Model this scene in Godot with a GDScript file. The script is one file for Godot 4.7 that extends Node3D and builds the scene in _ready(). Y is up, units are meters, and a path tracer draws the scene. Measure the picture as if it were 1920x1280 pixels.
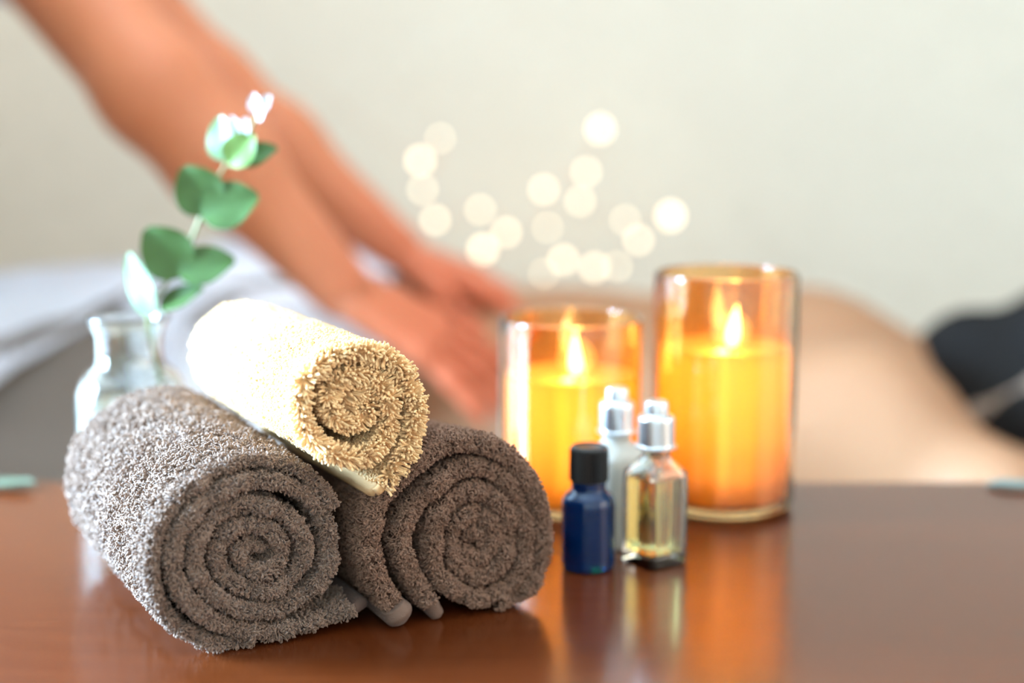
extends Node3D

const T := 0.74            # height of the table top
var rng := RandomNumberGenerator.new()
var M := {}

# ------------------------------------------------------------------ naming
func tag(o: Node3D, label: String, category: String, group := "") -> Node3D:
	o.set_meta("label", label)
	o.set_meta("category", category)
	if group != "":
		o.set_meta("group", group)
	return o

func thing(called: String, at: Vector3, turn := 0.0) -> Node3D:
	var o := Node3D.new()
	o.name = called
	o.position = at
	o.rotation.y = turn
	add_child(o, true)
	return o

func put(called: String, mesh: Mesh, mat: Material, parent: Node3D = null) -> MeshInstance3D:
	var o := MeshInstance3D.new()
	o.name = called
	o.mesh = mesh
	o.material_override = mat
	o.cast_shadow = GeometryInstance3D.SHADOW_CASTING_SETTING_ON
	(parent if parent else self).add_child(o, true)
	return o

func structure(called: String, mesh: Mesh, mat: Material, parent: Node3D = null) -> MeshInstance3D:
	var o := put(called, mesh, mat, parent)
	if parent == null:
		o.set_meta("kind", "structure")
	return o

# ------------------------------------------------------------------ mesh building
# A "soup" is a PackedVector3Array of triangles. Closed pieces are turned so that Godot sees their outside.
func closed(s: PackedVector3Array) -> PackedVector3Array:
	var vol := 0.0
	for i in range(0, s.size(), 3):
		vol += s[i].cross(s[i + 1]).dot(s[i + 2])
	if vol > 0.0:
		return flipped(s)
	return s

func flipped(s: PackedVector3Array) -> PackedVector3Array:
	var o := s.duplicate()
	for i in range(0, s.size(), 3):
		o[i + 1] = s[i + 2]
		o[i + 2] = s[i + 1]
	return o

func moved(s: PackedVector3Array, t: Transform3D) -> PackedVector3Array:
	return t * s

func quad(s: PackedVector3Array, a: Vector3, b: Vector3, c: Vector3, d: Vector3) -> void:
	s.append_array(PackedVector3Array([a, b, c, a, c, d]))

# rows of points, each row a closed ring when wrap is on; ends closed by fans when caps is on
func skin(rows: Array, wrap := true, caps := true) -> PackedVector3Array:
	var s := PackedVector3Array()
	for r in rows.size() - 1:
		var p: PackedVector3Array = rows[r]
		var q: PackedVector3Array = rows[r + 1]
		var n := p.size()
		for k in (n if wrap else n - 1):
			var k2 := (k + 1) % n
			quad(s, p[k], p[k2], q[k2], q[k])
	if caps:
		for e in 2:
			var p: PackedVector3Array = rows[0] if e == 0 else rows[rows.size() - 1]
			var c := Vector3.ZERO
			for v in p:
				c += v
			c /= p.size()
			for k in p.size():
				var k2 := (k + 1) % p.size()
				if e == 0:
					s.append_array(PackedVector3Array([c, p[k2], p[k]]))
				else:
					s.append_array(PackedVector3Array([c, p[k], p[k2]]))
	return closed(s)

func lathe(profile: Array, n := 40, wobble := 0.0) -> PackedVector3Array:
	var rows := []
	for p in profile:
		var ring := PackedVector3Array()
		for k in n:
			var a := TAU * k / n
			var r: float = maxf(p.x, 0.00001) * (1.0 + wobble * sin(a * n * 0.5))
			ring.append(Vector3(cos(a) * r, p.y, sin(a) * r))
		rows.append(ring)
	return skin(rows)

func tube(path: PackedVector3Array, radii: Array, n := 8) -> PackedVector3Array:
	var rows := []
	var up := Vector3(0.31, 0.83, 0.46).normalized()
	for i in path.size():
		var d := (path[mini(i + 1, path.size() - 1)] - path[maxi(i - 1, 0)]).normalized()
		var x := d.cross(up).normalized()
		if d.cross(up).length() < 0.1:
			x = d.cross(Vector3.RIGHT).normalized()
		up = x.cross(d).normalized()
		var r: float = radii[mini(i, radii.size() - 1)]
		var ring := PackedVector3Array()
		for k in n:
			var a := TAU * k / n
			ring.append(path[i] + (x * cos(a) + up * sin(a)) * r)
		rows.append(ring)
	return skin(rows)

func ball(c: Vector3, r: Vector3, n := 16) -> PackedVector3Array:
	var prof := []
	for k in n / 2 + 1:
		var a := PI * k / (n / 2) - PI / 2
		prof.append(Vector2(cos(a), sin(a)))
	return moved(lathe(prof, n), Transform3D(Basis.from_scale(r), c))

# a box with chamfered edges
func block(c: Vector3, size: Vector3, e := 0.004) -> PackedVector3Array:
	var h := size * 0.5
	var rows := []
	for l in [[-h.y, e], [-h.y + e, 0.0], [h.y - e, 0.0], [h.y, e]]:
		var x: float = h.x - l[1]
		var z: float = h.z - l[1]
		var y: float = l[0]
		rows.append(PackedVector3Array([c + Vector3(-x + e, y, -z), c + Vector3(x - e, y, -z), c + Vector3(x, y, -z + e), c + Vector3(x, y, z - e), c + Vector3(x - e, y, z), c + Vector3(-x + e, y, z), c + Vector3(-x, y, z - e), c + Vector3(-x, y, -z + e)]))
	return skin(rows)

# soup to mesh: corners share a normal where faces meet at less than the crease angle
func commit(s: PackedVector3Array, crease := 40.0) -> ArrayMesh:
	var nf := s.size() / 3
	var fn := PackedVector3Array()
	fn.resize(nf)
	var at := {}
	for f in nf:
		fn[f] = (s[f * 3 + 2] - s[f * 3]).cross(s[f * 3 + 1] - s[f * 3])
		for k in 3:
			var key := Vector3i((s[f * 3 + k] * 400000.0).round())
			if not at.has(key):
				at[key] = PackedInt32Array()
			at[key].append(f)
	var lim := cos(deg_to_rad(crease))
	var normals := PackedVector3Array()
	normals.resize(s.size())
	for f in nf:
		var mine := fn[f].normalized()
		for k in 3:
			var sum := Vector3.ZERO
			for g in at[Vector3i((s[f * 3 + k] * 400000.0).round())]:
				if fn[g].normalized().dot(mine) > lim:
					sum += fn[g]
			normals[f * 3 + k] = sum.normalized() if sum.length() > 0.0 else mine
	var uv := PackedVector2Array()
	uv.resize(s.size())
	for i in s.size():
		uv[i] = Vector2(s[i].x, s[i].z)
	var arr := []
	arr.resize(Mesh.ARRAY_MAX)
	arr[Mesh.ARRAY_VERTEX] = s
	arr[Mesh.ARRAY_NORMAL] = normals
	arr[Mesh.ARRAY_TEX_UV] = uv
	var m := ArrayMesh.new()
	m.add_surface_from_arrays(Mesh.PRIMITIVE_TRIANGLES, arr)
	return m

func smooth_mesh(v: PackedVector3Array, idx: PackedInt32Array, flush := false) -> ArrayMesh:
	var n := PackedVector3Array()
	n.resize(v.size())
	for i in range(0, idx.size(), 3):
		var a := idx[i]
		var b := idx[i + 1]
		var c := idx[i + 2]
		var f := (v[c] - v[a]).cross(v[b] - v[a])
		n[a] += f
		n[b] += f
		n[c] += f
	for i in n.size():
		n[i] = n[i].normalized()
	var arr := []
	arr.resize(Mesh.ARRAY_MAX)
	arr[Mesh.ARRAY_VERTEX] = v
	arr[Mesh.ARRAY_NORMAL] = n
	if flush:      # hands are redder than arms
		var col := PackedColorArray()
		for p in v:
			col.append(Color.WHITE.lerp(Color(0.98, 0.70, 0.66), smoothstep(-0.20, -0.04, p.x)))
		arr[Mesh.ARRAY_COLOR] = col
	arr[Mesh.ARRAY_INDEX] = idx
	var m := ArrayMesh.new()
	m.add_surface_from_arrays(Mesh.PRIMITIVE_TRIANGLES, arr)
	return m

# ------------------------------------------------------------------ bodies: tapered capsules joined by a smooth minimum, meshed as surface nets
# bone: [from, to, radius at from, radius at to]
func nets(bones: Array, cell: float, k: float, v: PackedVector3Array, idx: PackedInt32Array) -> void:
	var lo := Vector3(1e9, 1e9, 1e9)
	var hi := -lo
	for b in bones:
		var r: float = maxf(b[2], b[3]) + cell * 3.0 + k * 0.5
		for e in 2:
			lo = lo.min(b[e] - Vector3(r, r, r))
			hi = hi.max(b[e] + Vector3(r, r, r))
	var n := Vector3i(((hi - lo) / cell).ceil()) + Vector3i(2, 2, 2)
	var nx := n.x
	var nxy := n.x * n.y
	var f := PackedFloat32Array()
	f.resize(nxy * n.z)
	f.fill(1.0)
	for b in bones:
		var a: Vector3 = b[0]
		var c: Vector3 = b[1]
		var ra: float = b[2]
		var rb: float = b[3]
		var reach := maxf(ra, rb) + cell * 2.5 + k
		var p0 := Vector3i(((a.min(c) - Vector3(reach, reach, reach) - lo) / cell).floor()).clamp(Vector3i.ZERO, n - Vector3i.ONE)
		var p1 := Vector3i(((a.max(c) + Vector3(reach, reach, reach) - lo) / cell).ceil()).clamp(Vector3i.ZERO, n - Vector3i.ONE)
		var ab := c - a
		var inv := 1.0 / maxf(ab.length_squared(), 1e-9)
		for z in range(p0.z, p1.z + 1):
			for y in range(p0.y, p1.y + 1):
				var row := z * nxy + y * nx
				for x in range(p0.x, p1.x + 1):
					var p := lo + Vector3(x, y, z) * cell - a
					var t := clampf(p.dot(ab) * inv, 0.0, 1.0)
					var d := (p - ab * t).length() - lerpf(ra, rb, t)
					var o := f[row + x]
					var h := k - absf(o - d)
					if h > 0.0:
						f[row + x] = minf(o, d) - h * h / (4.0 * k)
					elif d < o:
						f[row + x] = d
	var id := {}
	for z in n.z - 1:
		for y in n.y - 1:
			var row := z * nxy + y * nx
			for x in n.x - 1:
				var i := row + x
				var f0 := f[i]
				if f0 > cell * 2.0 or f0 < -cell * 2.0:
					continue
				var c := [f0, f[i + 1], f[i + nx], f[i + nx + 1], f[i + nxy], f[i + nxy + 1], f[i + nxy + nx], f[i + nxy + nx + 1]]
				var neg := 0
				for q in 8:
					if c[q] < 0.0:
						neg += 1
				if neg == 0 or neg == 8:
					continue
				var sum := Vector3.ZERO
				var cnt := 0
				for q in 8:
					for bit in [1, 2, 4]:
						if q & bit == 0 and (c[q] < 0.0) != (c[q | bit] < 0.0):
							var t: float = c[q] / (c[q] - c[q | bit])
							var pa := Vector3(q & 1, (q >> 1) & 1, q >> 2)
							var q2: int = q | bit
							sum += pa.lerp(Vector3(q2 & 1, (q2 >> 1) & 1, q2 >> 2), t)
							cnt += 1
				id[i] = v.size()
				v.append(lo + (Vector3(x, y, z) + sum / cnt) * cell)
	var step := [1, nx, nxy]
	for i in id:
		for ax in 3:
			var s0: float = f[i]
			var s1: float = f[i + step[ax]]
			if (s0 < 0.0) == (s1 < 0.0):
				continue
			var u: int = step[(ax + 1) % 3]
			var w: int = step[(ax + 2) % 3]
			if not (id.has(i - u) and id.has(i - w) and id.has(i - u - w)):
				continue
			var q := [id[i], id[i - u], id[i - u - w], id[i - w]]
			if s0 < 0.0:
				q.reverse()
			idx.append_array(PackedInt32Array([q[0], q[1], q[2], q[0], q[2], q[3]]))

# bones of a hand: wrist, direction of the fingers, back-of-hand normal; side is +1 when the thumb lies along dir x normal
func hand(w: Vector3, d: Vector3, nrm: Vector3, side: float, curl: float, spread: float) -> Array:
	var s := d.cross(nrm).normalized() * side
	var n := s.cross(d).normalized() * side
	var b := []
	var lens := [[0.046, 0.026, 0.021], [0.050, 0.030, 0.022], [0.047, 0.028, 0.021], [0.036, 0.021, 0.019]]
	for i in 4:
		var off := (1.5 - i) * 0.0195
		var base := w + s * off * 0.55 + d * 0.01
		var kn := w + d * (0.088 - absf(i - 1.0) * 0.005) + s * off + n * 0.004
		b.append([base, kn, 0.014, 0.0115])
		var dir := (d + s * (1.5 - i) * spread).normalized()
		var p := kn
		for j in 3:
			var ang := curl * (0.5 + j * 0.6)
			var dd := (dir * cos(ang) - n * sin(ang)).normalized()
			var q: Vector3 = p + dd * lens[i][j]
			b.append([p, q, 0.0092 - j * 0.0008, 0.0086 - j * 0.0009])
			p = q
	var t0 := w + s * 0.020 + d * 0.015 - n * 0.004
	var t1 := t0 + (d * 0.75 + s * 0.62 - n * 0.15).normalized() * 0.045
	var t2 := t1 + (d * 0.9 + s * 0.40 - n * 0.2).normalized() * 0.034
	var t3 := t2 + (d * 0.98 + s * 0.12 - n * 0.3).normalized() * 0.027
	b.append([t0, t1, 0.015, 0.0115])
	b.append([t1, t2, 0.0105, 0.0098])
	b.append([t2, t3, 0.0098, 0.0080])
	return b

# ------------------------------------------------------------------ towels
func resample(c: PackedVector2Array, step: float) -> PackedVector2Array:
	var fine := PackedVector2Array()
	for i in c.size() - 1:
		var p0 := c[maxi(i - 1, 0)]
		var p3 := c[mini(i + 2, c.size() - 1)]
		for k in 12:
			fine.append(c[i].cubic_interpolate(c[i + 1], p0, p3, k / 12.0))
	fine.append(c[c.size() - 1])
	var total := 0.0
	for i in fine.size() - 1:
		total += fine[i].distance_to(fine[i + 1])
	var n := maxi(4, int(round(total / step)))
	var out := PackedVector2Array([fine[0]])
	var at := 0.0
	var j := 0
	var used := 0.0
	for k in range(1, n):
		at = total * k / n
		while used + fine[j].distance_to(fine[j + 1]) < at:
			used += fine[j].distance_to(fine[j + 1])
			j += 1
		out.append(fine[j].lerp(fine[j + 1], (at - used) / maxf(fine[j].distance_to(fine[j + 1]), 1e-6)))
	out.append(fine[fine.size() - 1])
	return out

# how far the front edge stands out at that step of the curve: uneven, and sunk at the core of the roll
func front(nz: FastNoiseLite, i: int, off: float, pull: float) -> float:
	return nz.get_noise_2d(i * 1.1 + off, 7.0) * 3.4 - pull - (3.5 * exp(-i / 45.0) if off == 0.0 else 0.0)

# the cloth layer along a curve in the face plane (millimetres), running back along -z; returns points and frames used by the pile
func layer(pts: PackedVector2Array, t: float, length: float, nz: FastNoiseLite, seed_off: float, from_i: int, to_i: int, zpull := 0.0, taper := 0.0) -> Dictionary:
	var v := PackedVector3Array()
	var idx := PackedInt32Array()
	var sec := []            # [across -1..1, z in mm, bulge of the cap]
	var sides := 14
	for k in sides + 1:
		sec.append(Vector2(1.0, -length + (length) * k / sides))
	for k in range(1, 8):
		var a := PI * k / 8.0
		sec.append(Vector2(cos(a), 1000.0 + sin(a)))
	for k in sides + 1:
		sec.append(Vector2(-1.0, -length * k / sides))
	var m := sec.size()
	for i in range(from_i, to_i + 1):
		var tan := (pts[mini(i + 1, pts.size() - 1)] - pts[maxi(i - 1, 0)]).normalized()
		var nn := Vector2(-tan.y, tan.x)
		var dist_end := minf(pts[0].distance_to(pts[i]) if i < 6 else 99.0, pts[pts.size() - 1].distance_to(pts[i]) if i > pts.size() - 7 else 99.0)
		var th := t * 0.5 * (1.0 + 0.45 * nz.get_noise_2d(i * 1.6 + seed_off, 33.0)) * sqrt(clampf(1.0 - pow(maxf(0.0, 1.0 - dist_end / (t * 0.5)), 2.0), 0.04, 1.0))
		var zo := front(nz, i, seed_off, zpull)
		for q in sec:
			var across: float = q.x * th
			var z: float = q.y
			if z > 500.0:
				z = (z - 1000.0) * th * 0.95
			z += zo * clampf(1.0 + z / length, 0.0, 1.0)
			var bump := nz.get_noise_3d(pts[i].x * 1.3 + seed_off, pts[i].y * 1.3, z * 0.6) * 0.9 * signf(q.x) * clampf(-z / 10.0, 0.0, 1.0)
			var back := smoothstep(-length + 16.0, -length, z) * -1.2
			var p := pts[i] + nn * (across + bump)
			if back < 0.0:
				p = p - nn * signf(q.x) * back * 0.0
			v.append(Vector3(p.x, p.y * (1.0 + taper * z / length), z) * 0.001)
	var rows := to_i - from_i + 1
	for r in rows - 1:
		for k in m:
			var k2 := (k + 1) % m
			var a := r * m + k
			var b := r * m + k2
			var c := a + m
			var d := b + m
			idx.append_array(PackedInt32Array([a, b, d, a, d, c]))
	for e in 2:
		var base := 0 if e == 0 else (rows - 1) * m
		var c := Vector3.ZERO
		for k in m:
			c += v[base + k]
		var ci := v.size()
		v.append(c / m)
		for k in m:
			var k2 := (k + 1) % m
			idx.append_array(PackedInt32Array([ci, base + k2, base + k] if e == 0 else [ci, base + k, base + k2]))
	var vol := 0.0
	for i in range(0, idx.size(), 3):
		vol += v[idx[i]].cross(v[idx[i + 1]]).dot(v[idx[i + 2]])
	if vol > 0.0:
		for i in range(0, idx.size(), 3):
			var w := idx[i + 1]
			idx[i + 1] = idx[i + 2]
			idx[i + 2] = w
	return {"v": v, "i": idx}

# o: curves [[points, thickness, hem length, z pull]], length, pile settings
func towel(called: String, at: Vector3, turn: float, o: Dictionary) -> Node3D:
	var node := thing(called, at, turn)
	var nz := FastNoiseLite.new()
	nz.seed = o.seed
	nz.frequency = 0.07
	nz.fractal_octaves = 2
	var lean := FastNoiseLite.new()
	lean.seed = o.seed + 5
	lean.frequency = o.clump
	lean.fractal_octaves = 2
	rng.seed = o.seed
	var curves := []
	var v := PackedVector3Array()
	var idx := PackedInt32Array()
	for c in o.curves:
		var pts := resample(PackedVector2Array(c[0]), 1.2)
		var hem := int(c[2] / 1.2)
		var last := pts.size() - 1
		var part := layer(pts, c[1], o.length, nz, curves.size() * 40.0, 0, last - maxi(hem - 3, 0), c[3], o.taper)
		var base := v.size()
		v.append_array(part.v)
		for i in part.i:
			idx.append(base + i)
		if hem > 0:
			var h := layer(pts, c[1] * o.hem_thick, o.length, nz, curves.size() * 40.0, last - hem, last, c[3] + float(o.hem_back), o.taper)
			put("hem", smooth_mesh(h.v, h.i), o.hem_mat, node)
		curves.append([pts, c[1], hem, c[3]])
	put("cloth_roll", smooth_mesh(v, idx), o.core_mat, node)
	# pile: loops of yarn standing on the front edges and on every open side of the cloth
	var spots: Array[Transform3D] = []
	var tints := PackedColorArray()
	var cells := {}
	for ci in curves.size():
		var pts: PackedVector2Array = curves[ci][0]
		for i in pts.size():
			var key := Vector2i((pts[i] / 6.0).floor())
			if not cells.has(key):
				cells[key] = []
			cells[key].append([ci, i])
	for ci in curves.size():
		var pts: PackedVector2Array = curves[ci][0]
		var t: float = curves[ci][1]
		var hem: int = curves[ci][2]
		for i in pts.size() - hem:
			var tan := (pts[mini(i + 1, pts.size() - 1)] - pts[maxi(i - 1, 0)]).normalized()
			var nn := Vector2(-tan.y, tan.x)
			var zo := front(nz, i, ci * 40.0, curves[ci][3])
			# zones: the cap, then the two sides
			var zones := [[0, 1.2 * PI * t * 0.5 * o.cap_density]]
			for side in [1.0, -1.0]:
				var q: Vector2 = pts[i] + nn * side * (t * 0.5 + 2.6)
				var open := true
				var kq := Vector2i((q / 6.0).floor())
				for dx in [-1, 0, 1]:
					for dy in [-1, 0, 1]:
						for e in cells.get(kq + Vector2i(dx, dy), []):
							if e[0] == ci and absi(e[1] - i) * 1.2 < t * 1.6 + 3.0:
								continue
							var other: PackedVector2Array = curves[e[0]][0]
							if other[e[1]].distance_to(q) < curves[e[0]][1] * 0.5 + 1.2:
								open = false
				var outward: Vector2 = nn * float(side)
				var depth: float = o.length if open and (outward.y > -0.75 or not o.on_table) else 9.0
				zones.append([side, 1.2 * depth * (o.side_density if open else o.cap_density * 0.6), depth])
			for zn in zones:
				var count: float = zn[1]
				var whole := int(count) + (1 if rng.randf() < count - int(count) else 0)
				for k in whole:
					var al := rng.randf() - 0.5
					var pc := pts[i] + tan * al * 1.2
					var p: Vector3
					var n: Vector3
					if zn[0] == 0:
						var a := PI * rng.randf_range(0.03, 0.97)
						p = Vector3(pc.x + nn.x * cos(a) * t * 0.5, pc.y + nn.y * cos(a) * t * 0.5, zo + sin(a) * t * 0.48)
						n = Vector3(nn.x * cos(a), nn.y * cos(a), sin(a))
					else:
						var z: float = -rng.randf() * zn[2]
						var zz := z + zo * clampf(1.0 + z / o.length, 0.0, 1.0)
						var bump := nz.get_noise_3d(pts[i].x * 1.3 + ci * 40.0, pts[i].y * 1.3, zz * 0.6) * 0.9 * clampf(-zz / 10.0, 0.0, 1.0)
						var w: Vector2 = nn * zn[0]
						p = Vector3(pc.x + w.x * (t * 0.5 + bump), pc.y + w.y * (t * 0.5 + bump), zz)
						n = Vector3(w.x, w.y, 0.0)
					p.y *= 1.0 + o.taper * p.z / o.length
					var l := Vector3(lean.get_noise_3d(p.x, p.y, p.z), lean.get_noise_3d(p.x + 90.0, p.y, p.z), lean.get_noise_3d(p.x, p.y + 90.0, p.z)) * 2.2
					l -= n * l.dot(n)
					var jitter: Vector3 = Vector3(rng.randf() - 0.5, rng.randf() - 0.5, rng.randf() - 0.5) * o.jitter
					var along := 1.0 if zn[0] == 0 else float(o.side_lean)
					var y: Vector3 = (n + l * o.lean * along + jitter * (1.0 if zn[0] == 0 else float(o.side_jitter))).normalized()
					var size: float = o.pile * rng.randf_range(0.75, 1.2) * (lerpf(o.cap_low, 1.0, n.z) if zn[0] == 0 else float(o.side_pile if zn[2] > 20.0 else o.inner))
					if o.on_table and p.y + y.y * size < 0.2:
						continue
					var x: Vector3 = y.cross(Vector3(rng.randf() - 0.5, rng.randf() - 0.5, rng.randf() - 0.5)).normalized()
					var bs := Basis(x, y, x.cross(y))
					var wide: float = o.yarn * rng.randf_range(0.85, 1.2)
					bs = Basis(bs.x * wide, bs.y * size, bs.z * wide)
					spots.append(Transform3D(bs * 0.001, p * 0.001))
					var g := rng.randf_range(0.82, 1.12)
					tints.append(Color(g, g, g))
	var kinds: Array = o.strands
	for kind in kinds.size():
		var mm := MultiMesh.new()
		mm.transform_format = MultiMesh.TRANSFORM_3D
		mm.use_colors = true
		mm.mesh = kinds[kind]
		mm.instance_count = (spots.size() - kind + kinds.size() - 1) / kinds.size()
		var k := 0
		for s in range(kind, spots.size(), kinds.size()):
			mm.set_instance_transform(k, spots[s])
			mm.set_instance_color(k, tints[s])
			k += 1
		var mi := MultiMeshInstance3D.new()
		mi.name = "terry_pile"
		mi.multimesh = mm
		mi.material_override = o.pile_mat
		mi.set_meta("kind", "stuff")
		node.add_child(mi, true)
	print(called, " loops ", spots.size())
	return node

# a strand of yarn: unit length along y, unit diameter across; bend is measured in units of length, so it is divided by the aspect
func strand(points: Array, aspect: float, n := 4) -> ArrayMesh:
	var path := PackedVector3Array()
	for p in points:
		path.append(Vector3(p.x * aspect, p.y, p.z * aspect))
	var rows := []
	for i in path.size():
		var r := 0.5 if i < path.size() - 1 else 0.40
		var ring := PackedVector3Array()
		var d := (path[mini(i + 1, path.size() - 1)] - path[maxi(i - 1, 0)]) * Vector3(1.0 / aspect, 1.0, 1.0 / aspect)
		d = d.normalized()
		for k in n:
			var a := TAU * k / n
			# tilt the ring with the path
			var e := Vector3(cos(a), 0, sin(a)) * r
			e.y = -(e.x * d.x + e.z * d.z) / maxf(absf(d.y), 0.5) / aspect
			ring.append(path[i] + e)
		rows.append(ring)
	return commit(skin(rows), 80.0)

# ------------------------------------------------------------------ materials
func mat(c: Color, rough: float, more := {}) -> StandardMaterial3D:
	var m := StandardMaterial3D.new()
	m.albedo_color = c
	m.roughness = rough
	for k in more:
		m.set(k, more[k])
	return m

func noise_tex(freq: float, ramp: Array, size := 512, bump := false, octaves := 4) -> NoiseTexture2D:
	var n := FastNoiseLite.new()
	n.frequency = freq
	n.seed = 11
	n.fractal_octaves = octaves
	var t := NoiseTexture2D.new()
	t.width = size
	t.height = size
	t.seamless = true
	t.noise = n
	if bump:
		t.as_normal_map = true
		t.bump_strength = 4.0
	if ramp.size():
		var g := Gradient.new()
		g.offsets = PackedFloat32Array([0.0, 1.0])
		g.colors = PackedColorArray([ramp[0], ramp[1]])
		t.color_ramp = g
	return t

func materials() -> void:
	M.wall = mat(Color(0.895, 0.867, 0.81), 0.9, {"roughness_texture": noise_tex(0.02, [])})
	M.wall.albedo_texture = noise_tex(0.008, [Color(0.985, 0.985, 0.985), Color(1, 1, 1)])
	M.wall.uv1_triplanar = true
	M.ceiling = mat(Color(0.95, 0.94, 0.92), 0.95)
	M.floor = mat(Color(0.62, 0.50, 0.38), 0.5)
	M.floor.albedo_texture = noise_tex(0.01, [Color(0.85, 0.82, 0.8), Color(1, 1, 1)])
	M.floor.uv1_triplanar = true
	M.trim = mat(Color(0.93, 0.92, 0.89), 0.5)
	var wood := noise_tex(0.012, [Color(0.90, 0.88, 0.86), Color(1.0, 1.0, 1.0)], 1024, false, 6)
	M.table = mat(Color(0.36, 0.16, 0.06), 0.2, {"albedo_texture": wood, "uv1_triplanar": true, "uv1_scale": Vector3(1.2, 9.0, 9.0), "metallic_specular": 0.5})
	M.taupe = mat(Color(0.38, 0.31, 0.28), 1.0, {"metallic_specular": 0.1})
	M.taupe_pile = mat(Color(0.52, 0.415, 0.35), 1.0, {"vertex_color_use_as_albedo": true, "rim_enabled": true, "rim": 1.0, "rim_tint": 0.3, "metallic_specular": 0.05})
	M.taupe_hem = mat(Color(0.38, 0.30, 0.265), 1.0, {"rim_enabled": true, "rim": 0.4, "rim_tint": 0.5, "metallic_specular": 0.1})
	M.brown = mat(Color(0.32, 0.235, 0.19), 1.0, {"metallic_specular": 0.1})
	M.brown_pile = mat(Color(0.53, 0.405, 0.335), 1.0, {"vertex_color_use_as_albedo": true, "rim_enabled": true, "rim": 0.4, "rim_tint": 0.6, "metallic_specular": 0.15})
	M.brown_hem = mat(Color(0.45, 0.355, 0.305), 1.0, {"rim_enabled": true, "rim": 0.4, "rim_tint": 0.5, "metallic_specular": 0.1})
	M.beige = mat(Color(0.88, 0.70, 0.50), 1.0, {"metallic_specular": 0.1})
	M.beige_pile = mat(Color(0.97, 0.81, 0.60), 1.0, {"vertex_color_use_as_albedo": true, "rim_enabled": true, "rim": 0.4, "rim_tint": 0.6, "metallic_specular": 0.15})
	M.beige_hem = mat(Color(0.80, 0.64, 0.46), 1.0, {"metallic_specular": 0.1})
	for k in ["taupe_hem", "brown_hem", "beige_hem"]:
		M[k].normal_enabled = true
		M[k].normal_texture = noise_tex(0.08, [], 256, true)
		M[k].normal_scale = 0.5
		M[k].uv1_triplanar = true
		M[k].uv1_scale = Vector3(60, 60, 10)
	M.amber = mat(Color(1.0, 0.84, 0.60, 0.0), 0.03, {"refraction_enabled": true, "refraction_scale": 0.05, "metallic_specular": 0.7, "clearcoat_enabled": true, "clearcoat": 0.6, "clearcoat_roughness": 0.02})
	M.wax = mat(Color(0.82, 0.68, 0.45), 0.5, {"backlight_enabled": true, "backlight": Color(1.0, 0.84, 0.52)})
	M.flame = mat(Color(1.0, 0.8, 0.5), 0.5, {"emission_enabled": true, "emission": Color(1.0, 0.88, 0.62), "emission_energy_multiplier": 20.0})
	M.wick = mat(Color(0.12, 0.09, 0.07), 0.8)
	M.clear = mat(Color(0.98, 1.0, 0.99, 0.0), 0.02, {"refraction_enabled": true, "refraction_scale": 0.05})
	M.water = mat(Color(0.98, 1.0, 0.99, 0.0), 0.02, {"refraction_enabled": true, "refraction_scale": 0.033})
	M.oil = mat(Color(0.97, 0.88, 0.58, 0.0), 0.02, {"refraction_enabled": true, "refraction_scale": 0.045})
	M.lotion = mat(Color(0.86, 0.84, 0.80), 0.4, {"backlight_enabled": true, "backlight": Color(0.8, 0.78, 0.74)})
	M.blue = mat(Color(0.0, 0.225, 0.46, 0.30), 0.04, {"refraction_enabled": true, "refraction_scale": 0.05})
	M.blue_oil = mat(Color(0.01, 0.05, 0.10), 0.3)
	M.black = mat(Color(0.02, 0.02, 0.022), 0.45)
	M.silver = mat(Color(0.86, 0.87, 0.88), 0.28, {"metallic": 1.0})
	M.leaf_light = mat(Color(0.40, 0.52, 0.24), 0.5, {"backlight_enabled": true, "backlight": Color(0.3, 0.42, 0.16)})
	M.leaf = mat(Color(0.20, 0.31, 0.09), 0.45, {"backlight_enabled": true, "backlight": Color(0.28, 0.42, 0.18)})
	M.leaf_pale = mat(Color(0.33, 0.43, 0.25), 0.5, {"backlight_enabled": true, "backlight": Color(0.40, 0.5, 0.36)})
	M.leaf_young = mat(Color(0.78, 0.77, 0.77), 0.6, {"backlight_enabled": true, "backlight": Color(0.5, 0.5, 0.5)})
	M.leaf_grey = mat(Color(0.46, 0.54, 0.53), 0.6)
	M.leaf_dry = mat(Color(0.27, 0.30, 0.21), 0.6)
	M.core_blocker = mat(Color(0.55, 0.5, 0.42), 0.6)  # hidden core that holds light back inside the wax
	M.stem = mat(Color(0.50, 0.50, 0.30), 0.6)
	M.skin = mat(Color(0.75, 0.45, 0.305), 0.55, {"vertex_color_use_as_albedo": true, "rim_enabled": true, "rim": 0.15, "metallic_specular": 0.4, "subsurf_scatter_enabled": true, "subsurf_scatter_strength": 0.15})
	M.skin_back = mat(Color(0.625, 0.45, 0.325), 0.5, {"metallic_specular": 0.4, "subsurf_scatter_enabled": true, "subsurf_scatter_strength": 0.15})
	M.hair = mat(Color(0.10, 0.09, 0.085), 0.8, {"metallic_specular": 0.25})
	M.band = mat(Color(0.52, 0.44, 0.38), 0.9)
	M.sheet = mat(Color(0.92, 0.93, 0.97), 0.95, {"rim_enabled": true, "rim": 0.2})
	M.blanket = mat(Color(0.50, 0.455, 0.42), 0.95)  # dark tone stands in for shade on the lower drape
	M.bed = mat(Color(0.80, 0.76, 0.70), 0.7)
	M.bed_wood = mat(Color(0.45, 0.30, 0.20), 0.5)
	M.tunic = mat(Color(0.80, 0.80, 0.84), 0.9)
	M.copper = mat(Color(0.85, 0.6, 0.4), 0.35, {"metallic": 1.0})
	M.bulb = mat(Color(1, 0.95, 0.85), 0.3, {"emission_enabled": true, "emission": Color(1.0, 0.93, 0.80), "emission_energy_multiplier": 5.0})
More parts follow.
